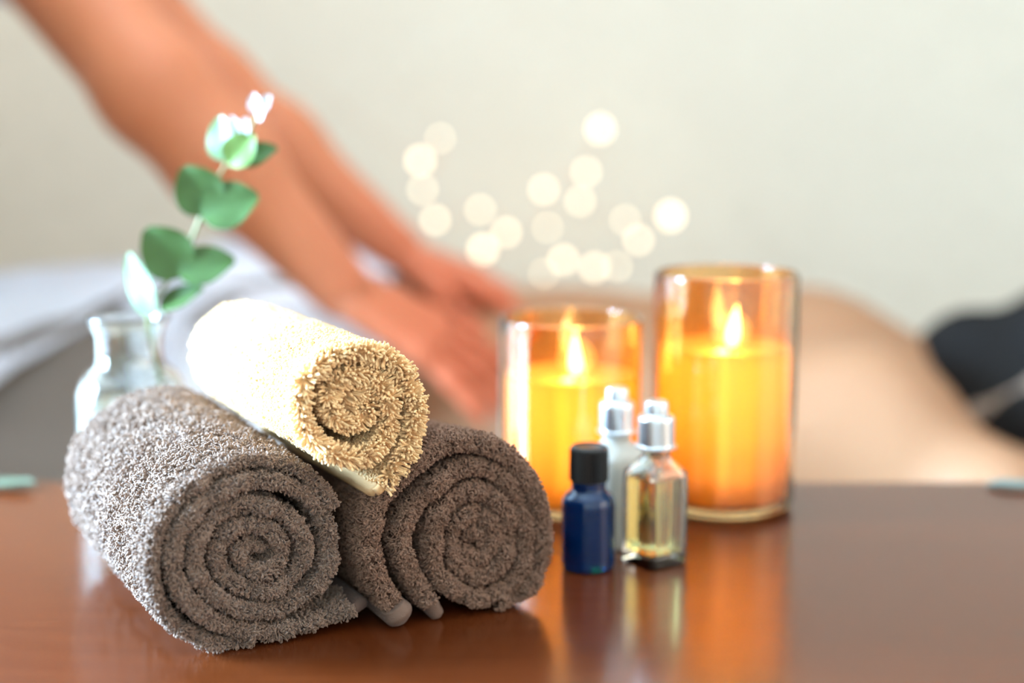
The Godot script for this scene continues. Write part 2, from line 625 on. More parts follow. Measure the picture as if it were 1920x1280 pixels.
	M.diffuser = mat(Color(0.95, 0.95, 0.93), 0.5, {"emission_enabled": true, "emission": Color(1.0, 0.96, 0.90), "emission_energy_multiplier": 1.0})
	M.pane = mat(Color(1, 1, 1, 0.04), 0.02, {"transparency": BaseMaterial3D.TRANSPARENCY_ALPHA})

# ------------------------------------------------------------------ the room
func omni(parent: Node3D, at: Vector3, c: Color, energy: float, size: float) -> void:
	var l := OmniLight3D.new()
	l.name = "lamp_light"
	l.position = at
	l.light_color = c
	l.light_energy = energy
	l.light_size = size
	l.omni_range = 8.0
	l.omni_attenuation = 2.0
	l.shadow_enabled = true
	parent.add_child(l, true)

func wall_with_window(called: String, win_name: String, x: float, y0: float, y1: float, z0: float, z1: float) -> void:
	var w := 0.12
	var xc := x + 0.06 * signf(x)
	var s := block(Vector3(xc, y0 / 2, -0.4), Vector3(w, y0, 4.0), 0.001)
	s.append_array(block(Vector3(xc, (y1 + 2.6) / 2, -0.4), Vector3(w, 2.6 - y1, 4.0), 0.001))
	s.append_array(block(Vector3(xc, (y0 + y1) / 2, (-2.4 + z0) / 2), Vector3(w, y1 - y0, z0 + 2.4), 0.001))
	s.append_array(block(Vector3(xc, (y0 + y1) / 2, (1.6 + z1) / 2), Vector3(w, y1 - y0, 1.6 - z1), 0.001))
	structure(called, commit(s), M.wall)
	var win := thing(win_name, Vector3(xc, (y0 + y1) / 2, (z0 + z1) / 2))
	win.set_meta("kind", "structure")
	var hh := (y1 - y0) / 2
	var hw := (z1 - z0) / 2
	var fr := block(Vector3(0, hh - 0.025, 0), Vector3(0.06, 0.05, hw * 2))
	fr.append_array(block(Vector3(0, -hh + 0.025, 0), Vector3(0.06, 0.05, hw * 2)))
	fr.append_array(block(Vector3(0, 0, hw - 0.025), Vector3(0.06, hh * 2 - 0.1, 0.05)))
	fr.append_array(block(Vector3(0, 0, -hw + 0.025), Vector3(0.06, hh * 2 - 0.1, 0.05)))
	fr.append_array(block(Vector3(0, 0, 0), Vector3(0.05, hh * 2 - 0.1, 0.05)))
	put("window_frame", commit(fr), M.trim, win)
	for k in [-1.0, 1.0]:
		put("pane", commit(block(Vector3(0, 0, k * (hw / 2)), Vector3(0.006, hh * 2 - 0.1, hw - 0.075), 0.001)), M.pane, win)
	put("window_sill", commit(block(Vector3(-0.09 * signf(x), -hh - 0.015, 0), Vector3(0.22, 0.03, hw * 2 + 0.1))), M.trim, win)

func room() -> void:
	var w := 0.12
	structure("floor", commit(block(Vector3(0.525, -0.05, -0.4), Vector3(3.99, 0.1, 4.24), 0.001)), M.floor)
	structure("ceiling", commit(block(Vector3(0.525, 2.65, -0.4), Vector3(3.99, 0.1, 4.24), 0.001)), M.ceiling)
	structure("wall_back", commit(block(Vector3(0.525, 1.3, -2.46), Vector3(3.99, 2.6, w), 0.001)), M.wall)
	structure("wall_front", commit(block(Vector3(0.525, 1.3, 1.66), Vector3(3.99, 2.6, w), 0.001)), M.wall)
	wall_with_window("wall_left", "window_1", -1.35, 0.72, 1.48, -0.88, -0.36)
	wall_with_window("wall_right", "window_2", 2.4, 0.85, 2.25, -0.35, 1.25)
	structure("wall_light_blocker", commit(block(Vector3(-0.91, 1.3, -1.01), Vector3(0.88, 2.6, 0.06), 0.001)), M.wall)  # unseen partition added to keep the left window light off bed and arms
	var lamp := thing("added_ceiling_lamp", Vector3(-0.45, 2.6, -1.45))  # out-of-view lamp, added to spread light evenly over wall and sheet
	tag(lamp, "unseen flat ceiling lamp added above the massage bed to even the light", "lamp")
	put("frame", commit(block(Vector3(0, -0.02, 0), Vector3(1.5, 0.04, 0.8), 0.004)), M.trim, lamp)
	put("diffuser", commit(block(Vector3(0, -0.046, 0), Vector3(1.4, 0.012, 0.7), 0.003)), M.diffuser, lamp)
	for b in [["baseboard_back", Vector3(0.525, 0.05, -2.392), Vector3(3.7, 0.1, 0.015)], ["baseboard_right", Vector3(2.392, 0.05, -0.4), Vector3(0.015, 0.1, 3.9)], ["baseboard_left", Vector3(-1.342, 0.05, -0.4), Vector3(0.015, 0.1, 3.9)]]:
		structure(b[0], commit(block(b[1], b[2], 0.003)), M.trim)

func table() -> void:
	var t := thing("wooden_table", Vector3(0, 0, -0.442))
	tag(t, "glossy reddish brown wooden table in the foreground under the towels and candles", "table")
	put("table_top", commit(block(Vector3(0, T - 0.015, 0), Vector3(1.5, 0.03, 0.668), 0.003)), M.table, t)
	var ap := block(Vector3(0, T - 0.07, 0.27), Vector3(1.3, 0.08, 0.02))
	ap.append_array(block(Vector3(0, T - 0.07, -0.27), Vector3(1.3, 0.08, 0.02)))
	ap.append_array(block(Vector3(0.66, T - 0.07, 0), Vector3(0.02, 0.08, 0.5)))
	ap.append_array(block(Vector3(-0.66, T - 0.07, 0), Vector3(0.02, 0.08, 0.5)))
	put("apron", commit(ap), M.table, t)
	for x in [-0.66, 0.66]:
		for z in [-0.27, 0.27]:
			put("leg", commit(block(Vector3(x, (T - 0.03) / 2, z), Vector3(0.06, T - 0.032, 0.06))), M.table, t)

# ------------------------------------------------------------------ towels on the table
func towels() -> void:
	var hook := [Vector3(0, -0.15, 0), Vector3(0.03, 0.3, 0.02), Vector3(0.16, 0.62, 0.08), Vector3(0.40, 0.86, 0.12), Vector3(0.66, 0.90, 0.06)]
	var coil := [Vector3(0, -0.15, 0), Vector3(0.12, 0.25, -0.05), Vector3(0.10, 0.58, 0.16), Vector3(-0.12, 0.82, 0.22), Vector3(-0.30, 0.98, 0.02)]
	var curls := [strand(hook, 4.5), strand(coil, 4.5)]
	var soft := [strand([Vector3(0, -0.1, 0), Vector3(0.02, 0.3, 0), Vector3(0.07, 0.6, 0.02), Vector3(0.13, 0.90, 0.03), Vector3(0.17, 1.0, 0.03)], 5.6, 6), strand([Vector3(0, -0.1, 0), Vector3(-0.03, 0.3, 0.03), Vector3(0.02, 0.6, 0.08), Vector3(0.10, 0.88, 0.05), Vector3(0.13, 0.98, 0.02)], 5.6, 6)]

	var ap := [Vector2(15.6, 37.4), Vector2(15.9, 38.5), Vector2(15.3, 40.0), Vector2(13.5, 41.3), Vector2(11.1, 41.7), Vector2(8.7, 40.8), Vector2(7.2, 38.7), Vector2(7.3, 35.6), Vector2(9.4, 32.6), Vector2(13.2, 30.5), Vector2(17.8, 30.2), Vector2(21.8, 32.1), Vector2(24.0, 36.0), Vector2(23.4, 41.0), Vector2(19.7, 45.7), Vector2(13.8, 48.7), Vector2(7.0, 48.8), Vector2(1.3, 45.7), Vector2(-1.5, 40.0), Vector2(-0.4, 33.0), Vector2(4.7, 26.6), Vector2(13.0, 22.6), Vector2(22.3, 22.5), Vector2(30.0, 26.7), Vector2(33.7, 34.6), Vector2(31.7, 43.8), Vector2(24.6, 51.9), Vector2(14.0, 56.4), Vector2(2.7, 56.1), Vector2(-6.2, 50.7), Vector2(-10.4, 41.4), Vector2(-8.4, 30.4), Vector2(-0.1, 20.4), Vector2(12.7, 14.4), Vector2(26.9, 14.5), Vector2(38.4, 21.2), Vector2(43.6, 33.0), Vector2(42.5, 45.0), Vector2(37.3, 55.5), Vector2(27.3, 62.7), Vector2(16.5, 65.8), Vector2(4.9, 65.1), Vector2(-6.6, 59.7), Vector2(-15.1, 51.3), Vector2(-18.4, 42.2), Vector2(-17.5, 32.4), Vector2(-13.1, 22.8), Vector2(-5.6, 14.8), Vector2(4.0, 9.0), Vector2(15.6, 5.0), Vector2(27.6, 4.7), Vector2(40.9, 6.5), Vector2(52.5, 8.7), Vector2(59.9, 10.4)]
	var aq := [Vector2(45.3, 53.5), Vector2(35.7, 65.2), Vector2(23.9, 71.6), Vector2(13.2, 73.3), Vector2(0.8, 71.8), Vector2(-11.5, 65.5), Vector2(-20.8, 56.4), Vector2(-25.9, 45.1), Vector2(-26.6, 33.9), Vector2(-23.4, 22.0), Vector2(-17.0, 12.4), Vector2(-6.8, 5.0), Vector2(3.7, 2.2), Vector2(12.7, 1.9)]
	var a := towel("rolled_towel", Vector3(-0.1108, T, -0.5209), deg_to_rad(29), {
		"curves": [[ap, 3.6, 8.0, 0.0], [aq, 2.6, 0.0, 1.5]], "length": 135.0, "taper": -0.05, "inner": 0.55, "cap_low": 0.55, "seed": 21, "clump": 0.10, "lean": 1.4, "side_lean": 2.4, "side_pile": 1.0, "side_jitter": 0.55, "jitter": 0.9,
		"pile": 2.7, "yarn": 0.50, "cap_density": 3.0, "side_density": 2.1, "on_table": true, "hem_thick": 1.6, "hem_back": 0.0,
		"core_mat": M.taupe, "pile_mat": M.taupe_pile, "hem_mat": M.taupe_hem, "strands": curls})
	tag(a, "large grey brown rolled terry towel on the table at the left of the pile", "towel", "rolled towels")

	var bp := [Vector2(28.5, 30.6), Vector2(29.3, 31.9), Vector2(28.8, 33.8), Vector2(26.9, 35.6), Vector2(24.4, 35.3), Vector2(22.6, 33.8), Vector2(21.9, 31.5), Vector2(21.7, 28.8), Vector2(23.4, 25.7), Vector2(26.8, 23.4), Vector2(30.6, 24.1), Vector2(33.2, 26.5), Vector2(33.9, 29.9), Vector2(34.9, 34.2), Vector2(32.6, 39.5), Vector2(26.9, 43.7), Vector2(20.5, 42.1), Vector2(16.6, 37.9), Vector2(15.8, 32.4), Vector2(15.9, 26.4), Vector2(19.7, 20.3), Vector2(26.8, 16.0), Vector2(34.4, 17.4), Vector2(39.4, 22.3), Vector2(40.7, 29.0), Vector2(41.6, 36.9), Vector2(36.9, 45.8), Vector2(27.0, 52.5), Vector2(16.1, 50.1), Vector2(9.1, 43.0), Vector2(7.3, 33.5), Vector2(8.2, 23.3), Vector2(14.9, 13.2), Vector2(26.7, 6.5), Vector2(39.1, 9.1), Vector2(46.9, 17.2), Vector2(49.5, 27.9), Vector2(47.4, 42.3), Vector2(41.1, 54.0), Vector2(31.1, 61.4), Vector2(20.5, 62.6), Vector2(9.9, 57.7), Vector2(1.1, 50.4), Vector2(-4.9, 42.8), Vector2(-6.5, 33.9), Vector2(-3.6, 24.3), Vector2(1.1, 15.5), Vector2(6.2, 7.4), Vector2(10.6, 0.8)]
	var bq := [Vector2(36.0, 4.4), Vector2(47.9, 7.4), Vector2(55.2, 15.8), Vector2(57.8, 28.3), Vector2(55.6, 42.1), Vector2(48.7, 56.3), Vector2(37.8, 67.6), Vector2(23.8, 73.3), Vector2(10.1, 72.1), Vector2(-1.9, 65.8), Vector2(-12.2, 57.3), Vector2(-18.1, 47.5), Vector2(-19.8, 35.7), Vector2(-17.7, 24.8), Vector2(-13.6, 15.1), Vector2(-8.4, 6.2), Vector2(-5.0, 0.8)]
	var b := towel("rolled_towel", Vector3(-0.039, T, -0.552), deg_to_rad(26), {
		"curves": [[bp, 4.6, 11.0, 0.0], [bq, 5.4, 11.0, 0.0]], "length": 125.0, "taper": 0.2, "inner": 0.55, "cap_low": 0.55, "seed": 33, "clump": 0.16, "lean": 1.2, "side_lean": 1.0, "side_pile": 1.0, "side_jitter": 1.0, "jitter": 0.9,
		"pile": 2.4, "yarn": 0.58, "cap_density": 2.6, "side_density": 1.3, "on_table": true, "hem_thick": 1.9, "hem_back": 0.0,
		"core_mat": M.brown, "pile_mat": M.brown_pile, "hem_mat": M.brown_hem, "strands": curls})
	tag(b, "dark brown rolled terry towel on the table beside the blue bottle", "towel", "rolled towels")

	var cp := [Vector2(-2.2, -2.3), Vector2(-3.4, -2.3), Vector2(-4.6, -1.6), Vector2(-5.5, -0.2), Vector2(-5.5, 1.7), Vector2(-4.4, 3.5), Vector2(-2.1, 4.4), Vector2(0.6, 3.7), Vector2(2.8, 1.7), Vector2(3.8, -1.1), Vector2(3.6, -4.3), Vector2(1.4, -7.0), Vector2(-2.3, -8.2), Vector2(-6.9, -7.5), Vector2(-11.0, -4.4), Vector2(-13.2, 0.6), Vector2(-11.9, 5.9), Vector2(-7.9, 9.7), Vector2(-1.9, 11.0), Vector2(4.5, 9.4), Vector2(9.7, 4.7), Vector2(12.1, -1.9), Vector2(12.4, -10.1), Vector2(7.4, -17.7), Vector2(-2.6, -21.6), Vector2(-13.7, -17.8), Vector2(-21.9, -9.2), Vector2(-25.0, 1.8), Vector2(-21.3, 12.0), Vector2(-12.8, 18.6), Vector2(-1.8, 20.0), Vector2(9.7, 17.2), Vector2(19.1, 8.9), Vector2(23.4, -3.1), Vector2(22.1, -13.0), Vector2(19.0, -21.0), Vector2(14.6, -28.2), Vector2(9.4, -34.2), Vector2(4.4, -38.6)]
	var c := towel("rolled_towel", Vector3(-0.0588, 0.8345, -0.5385), deg_to_rad(29), {
		"curves": [[cp, 3.6, 6.0, 0.0]], "length": 130.0, "taper": 0.0, "inner": 0.34, "cap_low": 0.45, "seed": 47, "clump": 0.06, "lean": 0.30, "side_lean": 1.2, "side_pile": 0.46, "side_jitter": 1.0, "jitter": 0.30,
		"pile": 5.0, "yarn": 0.95, "cap_density": 1.45, "side_density": 1.3, "on_table": false, "hem_thick": 1.3, "hem_back": 2.0,
		"core_mat": M.beige, "pile_mat": M.beige_pile, "hem_mat": M.beige_hem, "strands": soft})
	tag(c, "fluffy cream beige rolled towel lying on top of the two darker towels", "towel", "rolled towels")

# ------------------------------------------------------------------ candles
func candle(at: Vector3, h: float, wax_top: float, lean_x: float, led: float, label: String) -> void:
	var c := thing("jar_candle", at)
	tag(c, label, "candle", "amber glass candles")
	var R := 0.0374
	var w := 0.0024
	var prof := [Vector2(0, 0.0006), Vector2(R - 0.006, 0.0), Vector2(R - 0.0025, 0.0008), Vector2(R - 0.0006, 0.003), Vector2(R, 0.006)]
	for k in range(1, 10):
		prof.append(Vector2(R, lerpf(0.006, h - 0.001, k / 9.0)))
	prof.append_array([Vector2(R - 0.0004, h - 0.0003), Vector2(R - w * 0.5, h), Vector2(R - w + 0.0004, h - 0.0003), Vector2(R - w, h - 0.001)])
	for k in range(1, 10):
		prof.append(Vector2(R - w, lerpf(h - 0.001, 0.008, k / 9.0)))
	prof.append_array([Vector2(R - w - 0.001, 0.0064), Vector2(R - w - 0.003, 0.0055), Vector2(0, 0.0055)])
	put("glass_jar", commit(lathe(prof, 64), 50.0), M.amber, c)
	var r := R - w - 0.0012
	var wp := [Vector2(0, 0.0062), Vector2(r - 0.002, 0.0062), Vector2(r, 0.0085)]
	for k in range(1, 8):
		wp.append(Vector2(r, lerpf(0.0085, wax_top - 0.0015, k / 7.0)))
	wp.append_array([Vector2(r - 0.0006, wax_top), Vector2(r - 0.002, wax_top - 0.0004), Vector2(r * 0.75, wax_top - 0.003), Vector2(r * 0.4, wax_top - 0.0045), Vector2(0, wax_top - 0.005)])
	put("wax", commit(lathe(wp, 48), 50.0), M.wax, c)
	put("glow_blocker", commit(lathe([Vector2(0, 0.0066), Vector2(0.024, 0.0066), Vector2(0.0245, 0.0072), Vector2(0.0245, wax_top * 0.38), Vector2(0.0238, wax_top * 0.38 + 0.0008), Vector2(0, wax_top * 0.38 + 0.0008)], 32), 40.0), M.core_blocker, c)  # unseen core added inside the wax so its lower half glows less
	var fl := []
	for k in 13:
		var t := k / 12.0
		fl.append(Vector2(0.0036 * sin(PI * pow(t, 0.62)) * (1.0 - 0.25 * t) + 0.0002, t * 0.022))
	var tip := Transform3D(Basis(Vector3(0, 0, 1), lean_x), Vector3(0.003, wax_top - 0.001, 0))
	put("flame", commit(moved(lathe(fl, 16), tip), 80.0), M.flame, c)
	put("wick", commit(tube(PackedVector3Array([Vector3(0.003, wax_top - 0.006, 0), Vector3(0.003, wax_top + 0.001, 0)]), [0.0011], 6)), M.wick, c)
	omni(c, Vector3(0.003, wax_top + 0.008, 0), Color(1.0, 0.80, 0.50), 0.00012, 0.003)
	omni(c, Vector3(0, wax_top - 0.012, 0), Color(1.0, 0.80, 0.56), led, 0.006)

# ------------------------------------------------------------------ small bottles
func ring_square(h: float, e: float, y: float) -> PackedVector3Array:
	var r := PackedVector3Array()
	for q in 4:
		var cx := (h - e) * (1.0 if q == 0 or q == 3 else -1.0)
		var cz := (h - e) * (1.0 if q < 2 else -1.0)
		for k in 5:
			var a := PI / 2 * q + PI / 8 * k
			r.append(Vector3(cx + cos(a) * e, y, cz + sin(a) * e))
	return r

func square_bottle(at: Vector3, turn: float, body: Material, fill: Material, fill_name: String, label: String) -> void:
	var o := thing("oil_bottle", at, turn)
	tag(o, label, "bottle", "square glass bottles with silver caps")
	var h := 0.0113
	var out := []
	for p in [[h - 0.0012, 0.0022, 0.0], [h - 0.0003, 0.0028, 0.0005], [h, 0.0030, 0.0015], [h, 0.0030, 0.040], [h - 0.0002, 0.0032, 0.0430], [h - 0.0012, 0.0042, 0.0455], [h - 0.0030, 0.0055, 0.0478], [0.0070, 0.0065, 0.0500], [0.0066, 0.0066, 0.0515], [0.0066, 0.0066, 0.0590]]:
		out.append(ring_square(p[0], p[1], p[2]))
	for p in [[0.0050, 0.0050, 0.0590], [0.0050, 0.0050, 0.0500], [h - 0.0050, 0.0050, 0.0468], [h - 0.0028, 0.0036, 0.0440], [h - 0.0018, 0.0026, 0.0410], [h - 0.0018, 0.0026, 0.0068], [h - 0.0030, 0.0026, 0.0056]]:
		out.append(ring_square(p[0], p[1], p[2]))
	put("bottle_body", commit(skin(out), 25.0), body, o)
	var li := []
	for p in [[h - 0.0031, 0.0025, 0.0058], [h - 0.0019, 0.0025, 0.0069], [h - 0.0019, 0.0025, 0.0405], [h - 0.0022, 0.0025, 0.0412]]:
		li.append(ring_square(p[0], p[1], p[2]))
	put(fill_name, commit(skin(li), 25.0), fill, o)
	var cap := [Vector2(0, 0.0543), Vector2(0.0092, 0.0543), Vector2(0.0098, 0.0547), Vector2(0.0098, 0.0554), Vector2(0.0088, 0.0559), Vector2(0.0085, 0.0567), Vector2(0.0085, 0.0672), Vector2(0.0082, 0.0686), Vector2(0.0074, 0.0694), Vector2(0.0060, 0.0698), Vector2(0.0055, 0.0702), Vector2(0.0054, 0.0745), Vector2(0.0050, 0.0757), Vector2(0.0042, 0.0762), Vector2(0, 0.0762)]
	put("screw_cap", commit(lathe(cap, 40), 35.0), M.silver, o)

func bottles() -> void:
	var o := thing("dropper_bottle", Vector3(0.0347, T, -0.6237))
	tag(o, "small cobalt blue glass bottle with black screw cap in front of the square bottles", "bottle")
	var r := 0.0121
	var prof := [Vector2(0, 0.001), Vector2(r - 0.003, 0.0), Vector2(r - 0.0008, 0.0007), Vector2(r, 0.0025), Vector2(r, 0.0300), Vector2(r - 0.0003, 0.0322), Vector2(r - 0.0013, 0.0342), Vector2(r - 0.0030, 0.0356), Vector2(0.0082, 0.0366), Vector2(0.0078, 0.0376), Vector2(0.0078, 0.0480),
		Vector2(0.0060, 0.0480), Vector2(0.0060, 0.0370), Vector2(r - 0.0042, 0.0345), Vector2(r - 0.0020, 0.0322), Vector2(r - 0.0016, 0.0300), Vector2(r - 0.0016, 0.0055), Vector2(r - 0.0032, 0.0040), Vector2(0, 0.0045)]
	put("glass_body", commit(lathe(prof, 48), 40.0), M.blue, o)
	var op := [Vector2(0, 0.0047), Vector2(r - 0.0034, 0.0047), Vector2(r - 0.0019, 0.0058), Vector2(r - 0.0019, 0.0270), Vector2(0, 0.0271)]
	put("oil", commit(lathe(op, 40), 40.0), M.blue_oil, o)
	var ring := []
	for p in [Vector2(0.0080, 0.0408), Vector2(0.0086, 0.0410), Vector2(0.0087, 0.0416), Vector2(0.0086, 0.0550), Vector2(0.0083, 0.0562), Vector2(0.0076, 0.0568), Vector2(0.0068, 0.0569), Vector2(0.0062, 0.0563)]:
		var rr := PackedVector3Array()
		for k in 96:
			var a := TAU * k / 96
			var rib := 0.00022 * (1.0 if k % 2 == 0 else -1.0) if p.y > 0.0415 and p.y < 0.0558 else 0.0
			rr.append(Vector3(cos(a) * (p.x + rib), p.y, sin(a) * (p.x + rib)))
		ring.append(rr)
	put("screw_cap", commit(skin(ring), 40.0), M.black, o)
	square_bottle(Vector3(0.0655, T, -0.6310), deg_to_rad(34), M.clear, M.oil, "oil", "square clear glass bottle of pale yellow oil with silver cap before the tall candle")
	square_bottle(Vector3(0.0500, T, -0.6620), deg_to_rad(34), M.lotion, M.lotion, "lotion", "square whitish bottle of lotion with silver cap standing behind the blue bottle")

# ------------------------------------------------------------------ vase and eucalyptus
func leaf_shape(length: float, width: float, fold: float, bend: float) -> PackedVector3Array:
	var top := []
	var nu := 10
	var nv := 8
	for i in nu + 1:
		var u := i / float(nu)
		var w := width * 0.5 * pow(sin(PI * clampf(pow(u, 0.82), 0.02, 0.98)), 0.62)
		var row := PackedVector3Array()
		for j in nv + 1:
			var q := j / float(nv) * 2.0 - 1.0
			row.append(Vector3(q * w, absf(q) * w * fold - bend * length * u * u + 0.03 * width * sin(u * 9.0) * q * q, u * length))
		top.append(row)
	var s := PackedVector3Array()
	var th := Vector3(0, -0.0005, 0)
	for i in nu:
		for j in nv:
			quad(s, top[i][j], top[i][j + 1], top[i + 1][j + 1], top[i + 1][j])
			quad(s, top[i][j] + th, top[i + 1][j] + th, top[i + 1][j + 1] + th, top[i][j + 1] + th)
	for i in nu:
		quad(s, top[i][0], top[i + 1][0], top[i + 1][0] + th, top[i][0] + th)
		quad(s, top[i][nv], top[i][nv] + th, top[i + 1][nv] + th, top[i + 1][nv])
	for j in nv:
		quad(s, top[0][j], top[0][j] + th, top[0][j + 1] + th, top[0][j + 1])
		quad(s, top[nu][j], top[nu][j + 1], top[nu][j + 1] + th, top[nu][j] + th)
	return closed(s)

func aimed(from: Vector3, to: Vector3, face: Vector3) -> Transform3D:
	var z := (to - from).normalized()
	var x := face.cross(z).normalized()
	return Transform3D(Basis(x, z.cross(x), z), from)

func vase() -> void:
	var at := Vector3(-0.2005, T, -0.735)
	var o := thing("glass_bottle_vase", at)
	tag(o, "clear apothecary bottle vase with flared lip behind the grey towel", "vase")
	var prof := [Vector2(0, 0.002), Vector2(0.022, 0.0), Vector2(0.0262, 0.001), Vector2(0.028, 0.004), Vector2(0.0285, 0.010), Vector2(0.0285, 0.052), Vector2(0.0278, 0.060), Vector2(0.0258, 0.066), Vector2(0.0225, 0.0705), Vector2(0.0188, 0.0732), Vector2(0.0172, 0.0765), Vector2(0.0168, 0.082), Vector2(0.0172, 0.089), Vector2(0.0188, 0.0945), Vector2(0.0208, 0.0975), Vector2(0.0213, 0.0987), Vector2(0.0209, 0.0996), Vector2(0.0198, 0.0997),
		Vector2(0.0180, 0.0975), Vector2(0.0155, 0.089), Vector2(0.0151, 0.082), Vector2(0.0155, 0.0755), Vector2(0.0172, 0.0715), Vector2(0.0210, 0.0685), Vector2(0.0243, 0.0645), Vector2(0.0262, 0.0590), Vector2(0.0268, 0.052), Vector2(0.0268, 0.010), Vector2(0.0255, 0.0060), Vector2(0.0230, 0.005), Vector2(0, 0.006)]
	put("glass_body", commit(lathe(prof, 56), 50.0), M.clear, o)
	put("water", commit(lathe([Vector2(0, 0.0062), Vector2(0.0228, 0.0054), Vector2(0.0252, 0.0064), Vector2(0.0265, 0.0105), Vector2(0.0265, 0.052), Vector2(0.0264, 0.055), Vector2(0, 0.055)], 48), 40.0), M.water, o)

	var e := thing("eucalyptus_sprig", at)
	tag(e, "green eucalyptus sprig with round paired leaves standing in the glass vase", "plant")
	var st: Array[Vector3] = [Vector3(-0.1790, 0.7780, -0.728), Vector3(-0.1835, 0.805, -0.729), Vector3(-0.1870, 0.8396, -0.724), Vector3(-0.1761, 0.8588, -0.720), Vector3(-0.1652, 0.8752, -0.720), Vector3(-0.1570, 0.8928, -0.720), Vector3(-0.1505, 0.9075, -0.720), Vector3(-0.1420, 0.9209, -0.720), Vector3(-0.1314, 0.9355, -0.720), Vector3(-0.1250, 0.9480, -0.718)]
	var path := PackedVector3Array()
	for i in st.size() - 1:
		for k in 5:
			path.append(st[i].cubic_interpolate(st[i + 1], st[maxi(i - 1, 0)], st[mini(i + 2, st.size() - 1)], k / 5.0) - at)
	path.append(st[st.size() - 1] - at)
	var radii := []
	for i in path.size():
		radii.append(lerpf(0.0015, 0.0006, i / float(path.size())))
	put("stem", commit(tube(path, radii, 7), 60.0), M.stem, e)
	# base, tip, direction the upper face looks, width, fold, material
	var cam_side := Vector3(0.1, 0.45, 0.9)
	for l in [
		[Vector3(-0.1647, 0.8637, -0.7160), Vector3(-0.1843, 0.8865, -0.7140), Vector3(-0.25, 0.45, 0.85), 0.0270, 0.20, M.leaf],
		[Vector3(-0.1685, 0.8650, -0.7140), Vector3(-0.1404, 0.8722, -0.7120), Vector3(0.1, 0.5, 0.85), 0.0215, 0.22, M.leaf],
		[Vector3(-0.1836, 0.8418, -0.7200), Vector3(-0.1972, 0.8728, -0.7220), Vector3(-0.55, 0.10, 0.8), 0.0180, 0.12, M.leaf_pale],
		[Vector3(-0.1794, 0.8459, -0.7180), Vector3(-0.1579, 0.8577, -0.7160), Vector3(0.2, 0.75, 0.6), 0.0141, 0.30, M.leaf],
		[Vector3(-0.1505, 0.8948, -0.7180), Vector3(-0.1648, 0.9173, -0.7160), Vector3(-0.2, 0.4, 0.88), 0.0258, 0.18, M.leaf],
		[Vector3(-0.1556, 0.8940, -0.7140), Vector3(-0.1277, 0.9043, -0.7120), Vector3(-0.05, 0.45, 0.88), 0.0267, 0.16, M.leaf],
		[Vector3(-0.1437, 0.9203, -0.7200), Vector3(-0.1476, 0.9426, -0.7220), Vector3(-0.45, 0.35, 0.8), 0.0188, 0.15, M.leaf_pale],
		[Vector3(-0.1415, 0.9190, -0.7140), Vector3(-0.1289, 0.9343, -0.7120), Vector3(0.1, 0.35, 0.92), 0.0170, 0.20, M.leaf_light],
		[Vector3(-0.1390, 0.9199, -0.7180), Vector3(-0.1181, 0.9279, -0.7160), Vector3(0.15, 0.6, 0.78), 0.0144, 0.20, M.leaf]]:
		var b: Vector3 = l[0]
		var t: Vector3 = l[1]
		put("leaf", commit(moved(leaf_shape(b.distance_to(t), l[3], l[4], 0.10), aimed(b - at, t - at, l[2])), 60.0), l[5], e)
	for l in [[Vector3(-0.1270, 0.9440, -0.718), Vector3(-0.1285, 0.9535, -0.716)], [Vector3(-0.1265, 0.9440, -0.718), Vector3(-0.1205, 0.9530, -0.716)], [Vector3(-0.1265, 0.9420, -0.717), Vector3(-0.1225, 0.9465, -0.710)], [Vector3(-0.1340, 0.9330, -0.717), Vector3(-0.1320, 0.9415, -0.712)], [Vector3(-0.1360, 0.9340, -0.717), Vector3(-0.1390, 0.9420, -0.712)]]:
		var b: Vector3 = l[0]
		var t: Vector3 = l[1]
		put("young_leaf", commit(moved(leaf_shape(b.distance_to(t), 0.0075, 0.3, 0.1), aimed(b - at, t - at, Vector3(-0.3, 0.3, 0.9))), 60.0), M.leaf_young, e)

	for l in [[Vector3(-0.292, T + 0.0012, -0.762), Vector3(-0.262, T + 0.0030, -0.757), 0.017, M.leaf_dry, "pale green fallen leaf lying at the left back edge of the table"], [Vector3(0.262, T + 0.0012, -0.764), Vector3(0.296, T + 0.0030, -0.755), 0.013, M.leaf_grey, "blue grey fallen leaf lying at the right back edge of the table"]]:
		var p: Vector3 = l[0]
		var q: Vector3 = l[1]
		var f := put("fallen_leaf", commit(moved(leaf_shape(p.distance_to(q), l[2], 0.25, -0.02), Transform3D(aimed(p, q, Vector3.UP).basis, Vector3.ZERO)), 60.0), l[3])
		f.position = p
		tag(f, l[4], "leaf", "fallen eucalyptus leaves")

# ------------------------------------------------------------------ massage bed, client, therapist
func bed() -> void:
	var b := thing("massage_bed", Vector3(0.05, 0, -1.44))
	tag(b, "low massage bed behind the table carrying the lying client", "bed")
	put("mattress", commit(block(Vector3(0, 0.515, 0), Vector3(2.0, 0.09, 0.56), 0.015)), M.bed, b)
	put("frame", commit(block(Vector3(0, 0.43, 0), Vector3(1.96, 0.07, 0.52), 0.006)), M.bed_wood, b)
	for x in [-0.9, 0.9]:
		for z in [-0.2, 0.2]:
			put("leg", commit(block(Vector3(x, 0.2, z), Vector3(0.06, 0.4, 0.06))), M.bed_wood, b)

	drape("shade_blanket", 0.0, 1.0, 0.0, M.blanket, "taupe blanket below the pale sheet, its dark colour standing for shade on the near side", "blanket")  # darker cloth added under the sheet so the near side looks shaded
	drape("draped_sheet", 0.34, 0.80, 0.010, M.sheet, "pale lavender grey sheet draped over the hips and legs of the lying client", "sheet")

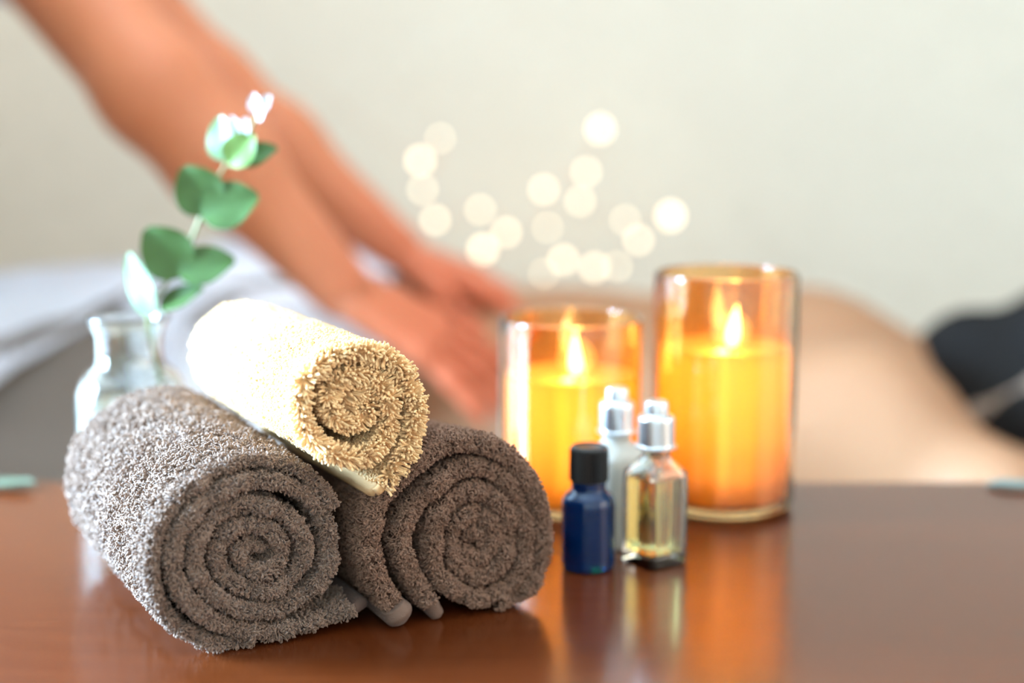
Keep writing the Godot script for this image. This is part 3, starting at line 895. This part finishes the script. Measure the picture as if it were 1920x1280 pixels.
# cloth over the legs and hips, from its near edge (s0) to its far edge (s1) across the bed
func drape(called: String, s0: float, s1: float, lift: float, material: Material, label: String, category: String) -> void:
	var n := FastNoiseLite.new()
	n.seed = 4
	n.frequency = 2.2
	var rows := []
	var nx := 70
	for i in nx + 1:
		var x := lerpf(-0.90, -0.115, i / float(nx))
		var top := 0.765 + 0.035 * exp(-pow((x + 0.24) / 0.16, 2.0)) - 0.03 * smoothstep(-0.5, -0.9, x)
		var prof: Array[Vector2] = [Vector2(-1.135, 0.40), Vector2(-1.145, 0.50), Vector2(-1.165, 0.585), Vector2(-1.215, 0.665), Vector2(-1.30, top - 0.025), Vector2(-1.40, top), Vector2(-1.52, top - 0.012), Vector2(-1.62, 0.70), Vector2(-1.69, 0.59), Vector2(-1.735, 0.50), Vector2(-1.745, 0.42)]
		var row := PackedVector3Array()
		var under := PackedVector3Array()
		var from := 0.0 if s0 == 0.0 else clampf(minf(s0 + 0.8 * (x + 0.45), 0.42 - 3.2 * (x + 0.36)), 0.20, 0.46)
		for k in 61:
			var s := lerpf(from, s1, k / 60.0)
			var f := s * 10.0
			var j := mini(int(f), 9)
			var p: Vector2 = prof[j].cubic_interpolate(prof[j + 1], prof[maxi(j - 1, 0)], prof[mini(j + 2, 10)], f - j)
			# folds that run from the hip down towards the feet
			var fold := 0.012 * n.get_noise_2d(x * 1.2 + s * 1.5, s * 4.0) + 0.005 * sin(x * 34.0 + 3.0 * n.get_noise_2d(x * 2.0, 3.0)) * smoothstep(0.32, 0.05, s) + lift
			if lift > 0.0:
				fold += 0.012 * sin(x * -37.0 + s * 62.0 + 2.2 + n.get_noise_2d(x * 1.5, s * 3.0) * 2.0) * smoothstep(0.62, 0.5, s)
			row.append(Vector3(x, p.y + fold * 0.8, p.x + fold * 0.8 * (1.0 if s < 0.5 else -0.3)))
			under.append(row[k] + Vector3(0, -0.003, -0.003 if s < 0.5 else 0.003))
		for k in under.size():
			row.append(under[under.size() - 1 - k])
		rows.append(row)
	tag(put(called, commit(skin(rows, true, false), 70.0), material), label, category)

func people() -> void:
	# the client lies face down, head to the right
	var v := PackedVector3Array()
	var idx := PackedInt32Array()
	var body := []
	body.append_array([[Vector3(-0.22, 0.645, -1.33), Vector3(0.06, 0.635, -1.315), 0.09, 0.085], [Vector3(0.06, 0.635, -1.315), Vector3(0.33, 0.645, -1.30), 0.085, 0.085]])
	body.append_array([[Vector3(-0.22, 0.685, -1.42), Vector3(0.06, 0.662, -1.43), 0.10, 0.094], [Vector3(0.06, 0.662, -1.43), Vector3(0.30, 0.670, -1.43), 0.094, 0.095]])
	body.append_array([[Vector3(-0.22, 0.645, -1.53), Vector3(0.06, 0.640, -1.54), 0.09, 0.085], [Vector3(0.06, 0.640, -1.54), Vector3(0.33, 0.645, -1.56), 0.085, 0.085]])
	body.append([Vector3(0.28, 0.672, -1.425), Vector3(0.46, 0.650, -1.41), 0.075, 0.055])   # neck
	body.append_array([[Vector3(0.32, 0.650, -1.29), Vector3(0.425, 0.600, -1.205), 0.062, 0.045], [Vector3(0.425, 0.600, -1.205), Vector3(0.62, 0.590, -1.24), 0.042, 0.030]])
	body.append_array([[Vector3(0.33, 0.650, -1.57), Vector3(0.47, 0.605, -1.64), 0.06, 0.045], [Vector3(0.47, 0.605, -1.64), Vector3(0.66, 0.592, -1.57), 0.042, 0.030]])
	for z in [-1.36, -1.50]:
		body.append_array([[Vector3(-0.20, 0.665, z), Vector3(-0.55, 0.635, z - 0.01), 0.095, 0.062], [Vector3(-0.55, 0.635, z - 0.01), Vector3(-0.88, 0.610, z), 0.060, 0.040]])
	body.append_array([[Vector3(0.50, 0.660, -1.405), Vector3(0.55, 0.665, -1.405), 0.066, 0.066], [Vector3(0.52, 0.630, -1.40), Vector3(0.56, 0.625, -1.40), 0.055, 0.05]])
	nets(body, 0.012, 0.05, v, idx)
	for h in [[Vector3(0.62, 0.590, -1.24), Vector3(0.85, 0.02, 0.15)], [Vector3(0.66, 0.592, -1.57), Vector3(0.85, 0.02, 0.15)]]:
		nets(hand(h[0], h[1].normalized(), Vector3.UP, 1.0, 0.12, 0.12), 0.004, 0.008, v, idx)
	var cl := thing("person", Vector3.ZERO)
	tag(cl, "person lying face down on the bed with bare back and dark hair", "person")
	put("body", smooth_mesh(v, idx), M.skin_back, cl)
	var hv := PackedVector3Array()
	var hi := PackedInt32Array()
	nets([[Vector3(0.490, 0.662, -1.40), Vector3(0.56, 0.675, -1.39), 0.078, 0.090], [Vector3(0.455, 0.690, -1.40), Vector3(0.47, 0.655, -1.35), 0.050, 0.045], [Vector3(0.50, 0.64, -1.33), Vector3(0.60, 0.60, -1.29), 0.055, 0.045], [Vector3(0.57, 0.695, -1.40), Vector3(0.68, 0.735, -1.42), 0.085, 0.06], [Vector3(0.42, 0.684, -1.392), Vector3(0.46, 0.70, -1.41), 0.028, 0.04]], 0.009, 0.03, hv, hi)
	put("hair", smooth_mesh(hv, hi), M.hair, cl)
	put("hair_band", commit(tube(PackedVector3Array([Vector3(0.405, 0.640, -1.345), Vector3(0.432, 0.657, -1.318), Vector3(0.465, 0.676, -1.311), Vector3(0.50, 0.694, -1.312), Vector3(0.535, 0.712, -1.318), Vector3(0.57, 0.735, -1.335)]), [0.006, 0.010, 0.011, 0.011, 0.010, 0.008], 8), 60.0), M.band, cl)

	# the therapist leans in from the left, both arms stretched down to the client's back
	v = PackedVector3Array()
	idx = PackedInt32Array()
	var s1 := Vector3(-0.488, 1.160, -1.345)
	var e1 := Vector3(-0.294, 0.961, -1.187)
	var w1 := Vector3(-0.142, 0.795, -1.195)
	var s2 := Vector3(-0.535, 1.190, -1.600)
	var e2 := Vector3(-0.300, 0.966, -1.430)
	var w2 := Vector3(-0.108, 0.805, -1.400)
	var th := []
	th.append_array([[s1, e1, 0.056, 0.043], [e1, e1.lerp(w1, 0.35), 0.042, 0.041], [e1.lerp(w1, 0.35), w1, 0.041, 0.027]])
	th.append_array([[s2, e2, 0.056, 0.043], [e2, e2.lerp(w2, 0.35), 0.042, 0.040], [e2.lerp(w2, 0.35), w2, 0.040, 0.025]])
	var ch := Vector3(-0.60, 1.16, -1.47)
	var pv := Vector3(-1.06, 0.98, -1.48)
	th.append_array([[s1, s2, 0.06, 0.06], [ch, ch.lerp(pv, 0.5), 0.115, 0.10], [ch.lerp(pv, 0.5), pv, 0.10, 0.125], [ch + Vector3(0, 0, 0.07), pv + Vector3(0, 0, 0.07), 0.09, 0.11], [ch + Vector3(0, 0, -0.07), pv + Vector3(0, 0, -0.07), 0.09, 0.11]])
	var nk := Vector3(-0.52, 1.27, -1.465)
	th.append([ch, nk, 0.06, 0.05])
	for z in [0.09, -0.09]:
		th.append_array([[pv + Vector3(-0.01, 0, z), Vector3(-1.10, 0.50, -1.48 + z), 0.095, 0.055], [Vector3(-1.10, 0.50, -1.48 + z), Vector3(-1.18, 0.08, -1.48 + z), 0.052, 0.036], [Vector3(-1.19, 0.045, -1.48 + z), Vector3(-1.02, 0.035, -1.48 + z), 0.036, 0.030]])
	nets(th, 0.011, 0.03, v, idx)
	nets(hand(w1, Vector3(0.80, -0.52, -0.16).normalized(), Vector3(0.48, 0.80, 0.38).normalized(), -1.0, 0.18, 0.16), 0.0035, 0.008, v, idx)
	nets(hand(w2, Vector3(0.88, -0.42, -0.06).normalized(), Vector3(0.40, 0.90, 0.12).normalized(), 1.0, 0.16, 0.05), 0.0035, 0.008, v, idx)
	var hd := Vector3(-0.44, 1.37, -1.465)
	nets([[hd, hd + Vector3(0.05, -0.06, 0), 0.090, 0.066], [nk, hd, 0.048, 0.05], [hd + Vector3(0.115, -0.02, 0), hd + Vector3(0.118, -0.045, 0), 0.008, 0.014], [hd + Vector3(0.01, -0.02, 0.088), hd + Vector3(0.01, -0.05, 0.084), 0.012, 0.009], [hd + Vector3(0.01, -0.02, -0.088), hd + Vector3(0.01, -0.05, -0.084), 0.012, 0.009]], 0.005, 0.012, v, idx)
	var t := thing("person", Vector3.ZERO)
	tag(t, "person in a pale tunic pressing both hands on the client's back, seen as bare arms", "person")
	put("body", smooth_mesh(v, idx, true), M.skin, t)
	v = PackedVector3Array()
	idx = PackedInt32Array()
	var cs := []
	for b in th.slice(6, 11):
		cs.append([b[0], b[1], b[2] + 0.012, b[3] + 0.012])
	cs.append([s1, s1.lerp(e1, 0.30), 0.068, 0.066])
	cs.append([s2, s2.lerp(e2, 0.30), 0.068, 0.066])
	nets(cs, 0.012, 0.04, v, idx)
	put("tunic", smooth_mesh(v, idx), M.tunic, t)
	v = PackedVector3Array()
	idx = PackedInt32Array()
	var tr := []
	for b in th.slice(12):
		if b[0].y > 0.06:
			tr.append([b[0], b[1], b[2] + 0.012, b[3] + 0.014])
	nets(tr, 0.014, 0.03, v, idx)
	put("trousers", smooth_mesh(v, idx), M.tunic, t)
	v = PackedVector3Array()
	idx = PackedInt32Array()
	nets([[hd + Vector3(-0.022, 0.026, 0), hd + Vector3(-0.05, -0.03, 0), 0.092, 0.075], [hd + Vector3(-0.10, 0.03, 0), hd + Vector3(-0.14, 0.02, 0), 0.035, 0.03]], 0.008, 0.02, v, idx)
	put("hair", smooth_mesh(v, idx), M.hair, t)

# ------------------------------------------------------------------ string of lights
func lights() -> void:
	var o := thing("string_lights", Vector3(0.05, 0.6, -2.2))
	tag(o, "string of small warm white fairy lights glowing behind the bed", "string lights")
	var spots := [[-0.141, 0.868, 7], [-0.110, 0.902, 4], [-0.138, 0.824, 5], [-0.119, 0.777, 6], [-0.049, 0.793, 5], [-0.009, 0.758, 6], [-0.045, 0.731, 8], [0.055, 0.765, 4], [0.049, 0.824, 6], [0.114, 0.851, 5.5], [0.135, 0.916, 8], [0.105, 0.806, 5.5], [0.175, 0.777, 4.5], [0.245, 0.783, 9], [0.196, 0.746, 6], [0.163, 0.705, 4.5], [0.128, 0.703, 6.5], [0.080, 0.715, 6.5], [0.050, 0.694, 4]]
	var path := PackedVector3Array()
	var c := o.position
	var wob := FastNoiseLite.new()
	wob.seed = 3
	wob.frequency = 4.0
	var pts: Array[Vector3] = [Vector3(-0.35, 1.0, -2.39)]
	for s in spots:
		pts.append(Vector3(s[0], s[1], -2.2))
	pts.append(Vector3(0.0, 0.60, -2.25))
	pts.append(Vector3(0.1, 0.02, -2.30))
	for i in pts.size() - 1:
		for k in 6:
			path.append(pts[i].cubic_interpolate(pts[i + 1], pts[maxi(i - 1, 0)], pts[mini(i + 2, pts.size() - 1)], k / 6.0) - c)
	put("wire", commit(tube(path, [0.0006], 5), 60.0), M.copper, o)
	for s in spots:
		var r: float = s[2] * 0.001
		var p := Vector3(s[0], s[1], -2.2) - c
		put("bulb", commit(moved(lathe([Vector2(0, -1.0), Vector2(0.45, -0.9), Vector2(0.8, -0.6), Vector2(1.0, 0.0), Vector2(0.88, 0.5), Vector2(0.6, 0.85), Vector2(0.3, 1.1), Vector2(0, 1.2)], 12), Transform3D(Basis.from_scale(Vector3(r, r, r)), p)), 70.0), M.bulb, o)
		omni(o, p, Color(1.0, 0.90, 0.72), 0.0008 * pow(s[2] / 6.0, 2.0), r * 0.8)

func soft_light(called: String, at: Vector3, turn: Vector3, size: Vector2, c: Color, energy: float) -> void:
	var day := AreaLight3D.new()
	day.name = called
	day.area_size = size
	day.position = at
	day.rotation = turn
	day.light_color = c
	day.light_energy = energy
	day.area_range = 12.0
	day.shadow_enabled = true
	add_child(day, true)

func _ready() -> void:
	# camera
	var cam := Camera3D.new()
	cam.name = "camera"
	cam.position = Vector3(0, T + 0.206, 0)
	cam.rotation.x = -deg_to_rad(9.265)
	cam.near = 0.02
	cam.far = 60.0
	var lens := CameraAttributesPhysical.new()
	lens.frustum_focal_length = 50.0
	lens.exposure_aperture = 2.9
	lens.frustum_focus_distance = 0.556
	lens.frustum_near = 0.02
	lens.frustum_far = 60.0
	cam.attributes = lens
	cam.fov = 26.991
	add_child(cam)
	# sky, daylight at the window, exposure
	var env := Environment.new()
	var sky := Sky.new()
	var sm := ProceduralSkyMaterial.new()
	sm.sky_top_color = Color(0.55, 0.70, 0.92)
	sm.sky_horizon_color = Color(0.85, 0.90, 0.96)
	sm.ground_bottom_color = Color(0.35, 0.34, 0.32)
	sm.ground_horizon_color = Color(0.75, 0.77, 0.78)
	sky.sky_material = sm
	env.background_mode = Environment.BG_SKY
	env.sky = sky
	env.tonemap_mode = Environment.TONE_MAPPER_LINEAR
	env.tonemap_exposure = 0.865
	env.sdfgi_enabled = true
	env.ssao_enabled = true
	env.ssil_enabled = true
	var we := WorldEnvironment.new()
	we.name = "environment"
	we.environment = env
	add_child(we)
	soft_light("window_light", Vector3(-1.33, 1.10, -0.62), Vector3(0, -PI / 2, 0), Vector2(0.44, 0.66), Color(0.68, 0.85, 1.0), 35.0)
	soft_light("window_light", Vector3(2.32, 1.55, 0.45), Vector3(0, PI / 2, 0), Vector2(1.5, 1.3), Color(1.0, 0.91, 0.78), 3.4)
	soft_light("added_ceiling_light", Vector3(-0.45, 2.53, -1.45), Vector3(-PI / 2, 0, 0), Vector2(1.4, 0.7), Color(0.98, 0.985, 1.0), 1.7)  # light of the added lamp overhead
	materials()
	room()
	table()
	towels()
	candle(Vector3(0.111, T, -0.7304), 0.1235, 0.0850, -0.12, 0.80, "taller amber glass candle with bright glowing wax standing right of the bottles")
	candle(Vector3(0.0305, T, -0.7304), 0.1000, 0.0700, 0.05, 0.34, "shorter amber glass candle with glowing wax standing behind the blue bottle")
	bottles()
	vase()
	bed()
	people()
	lights()
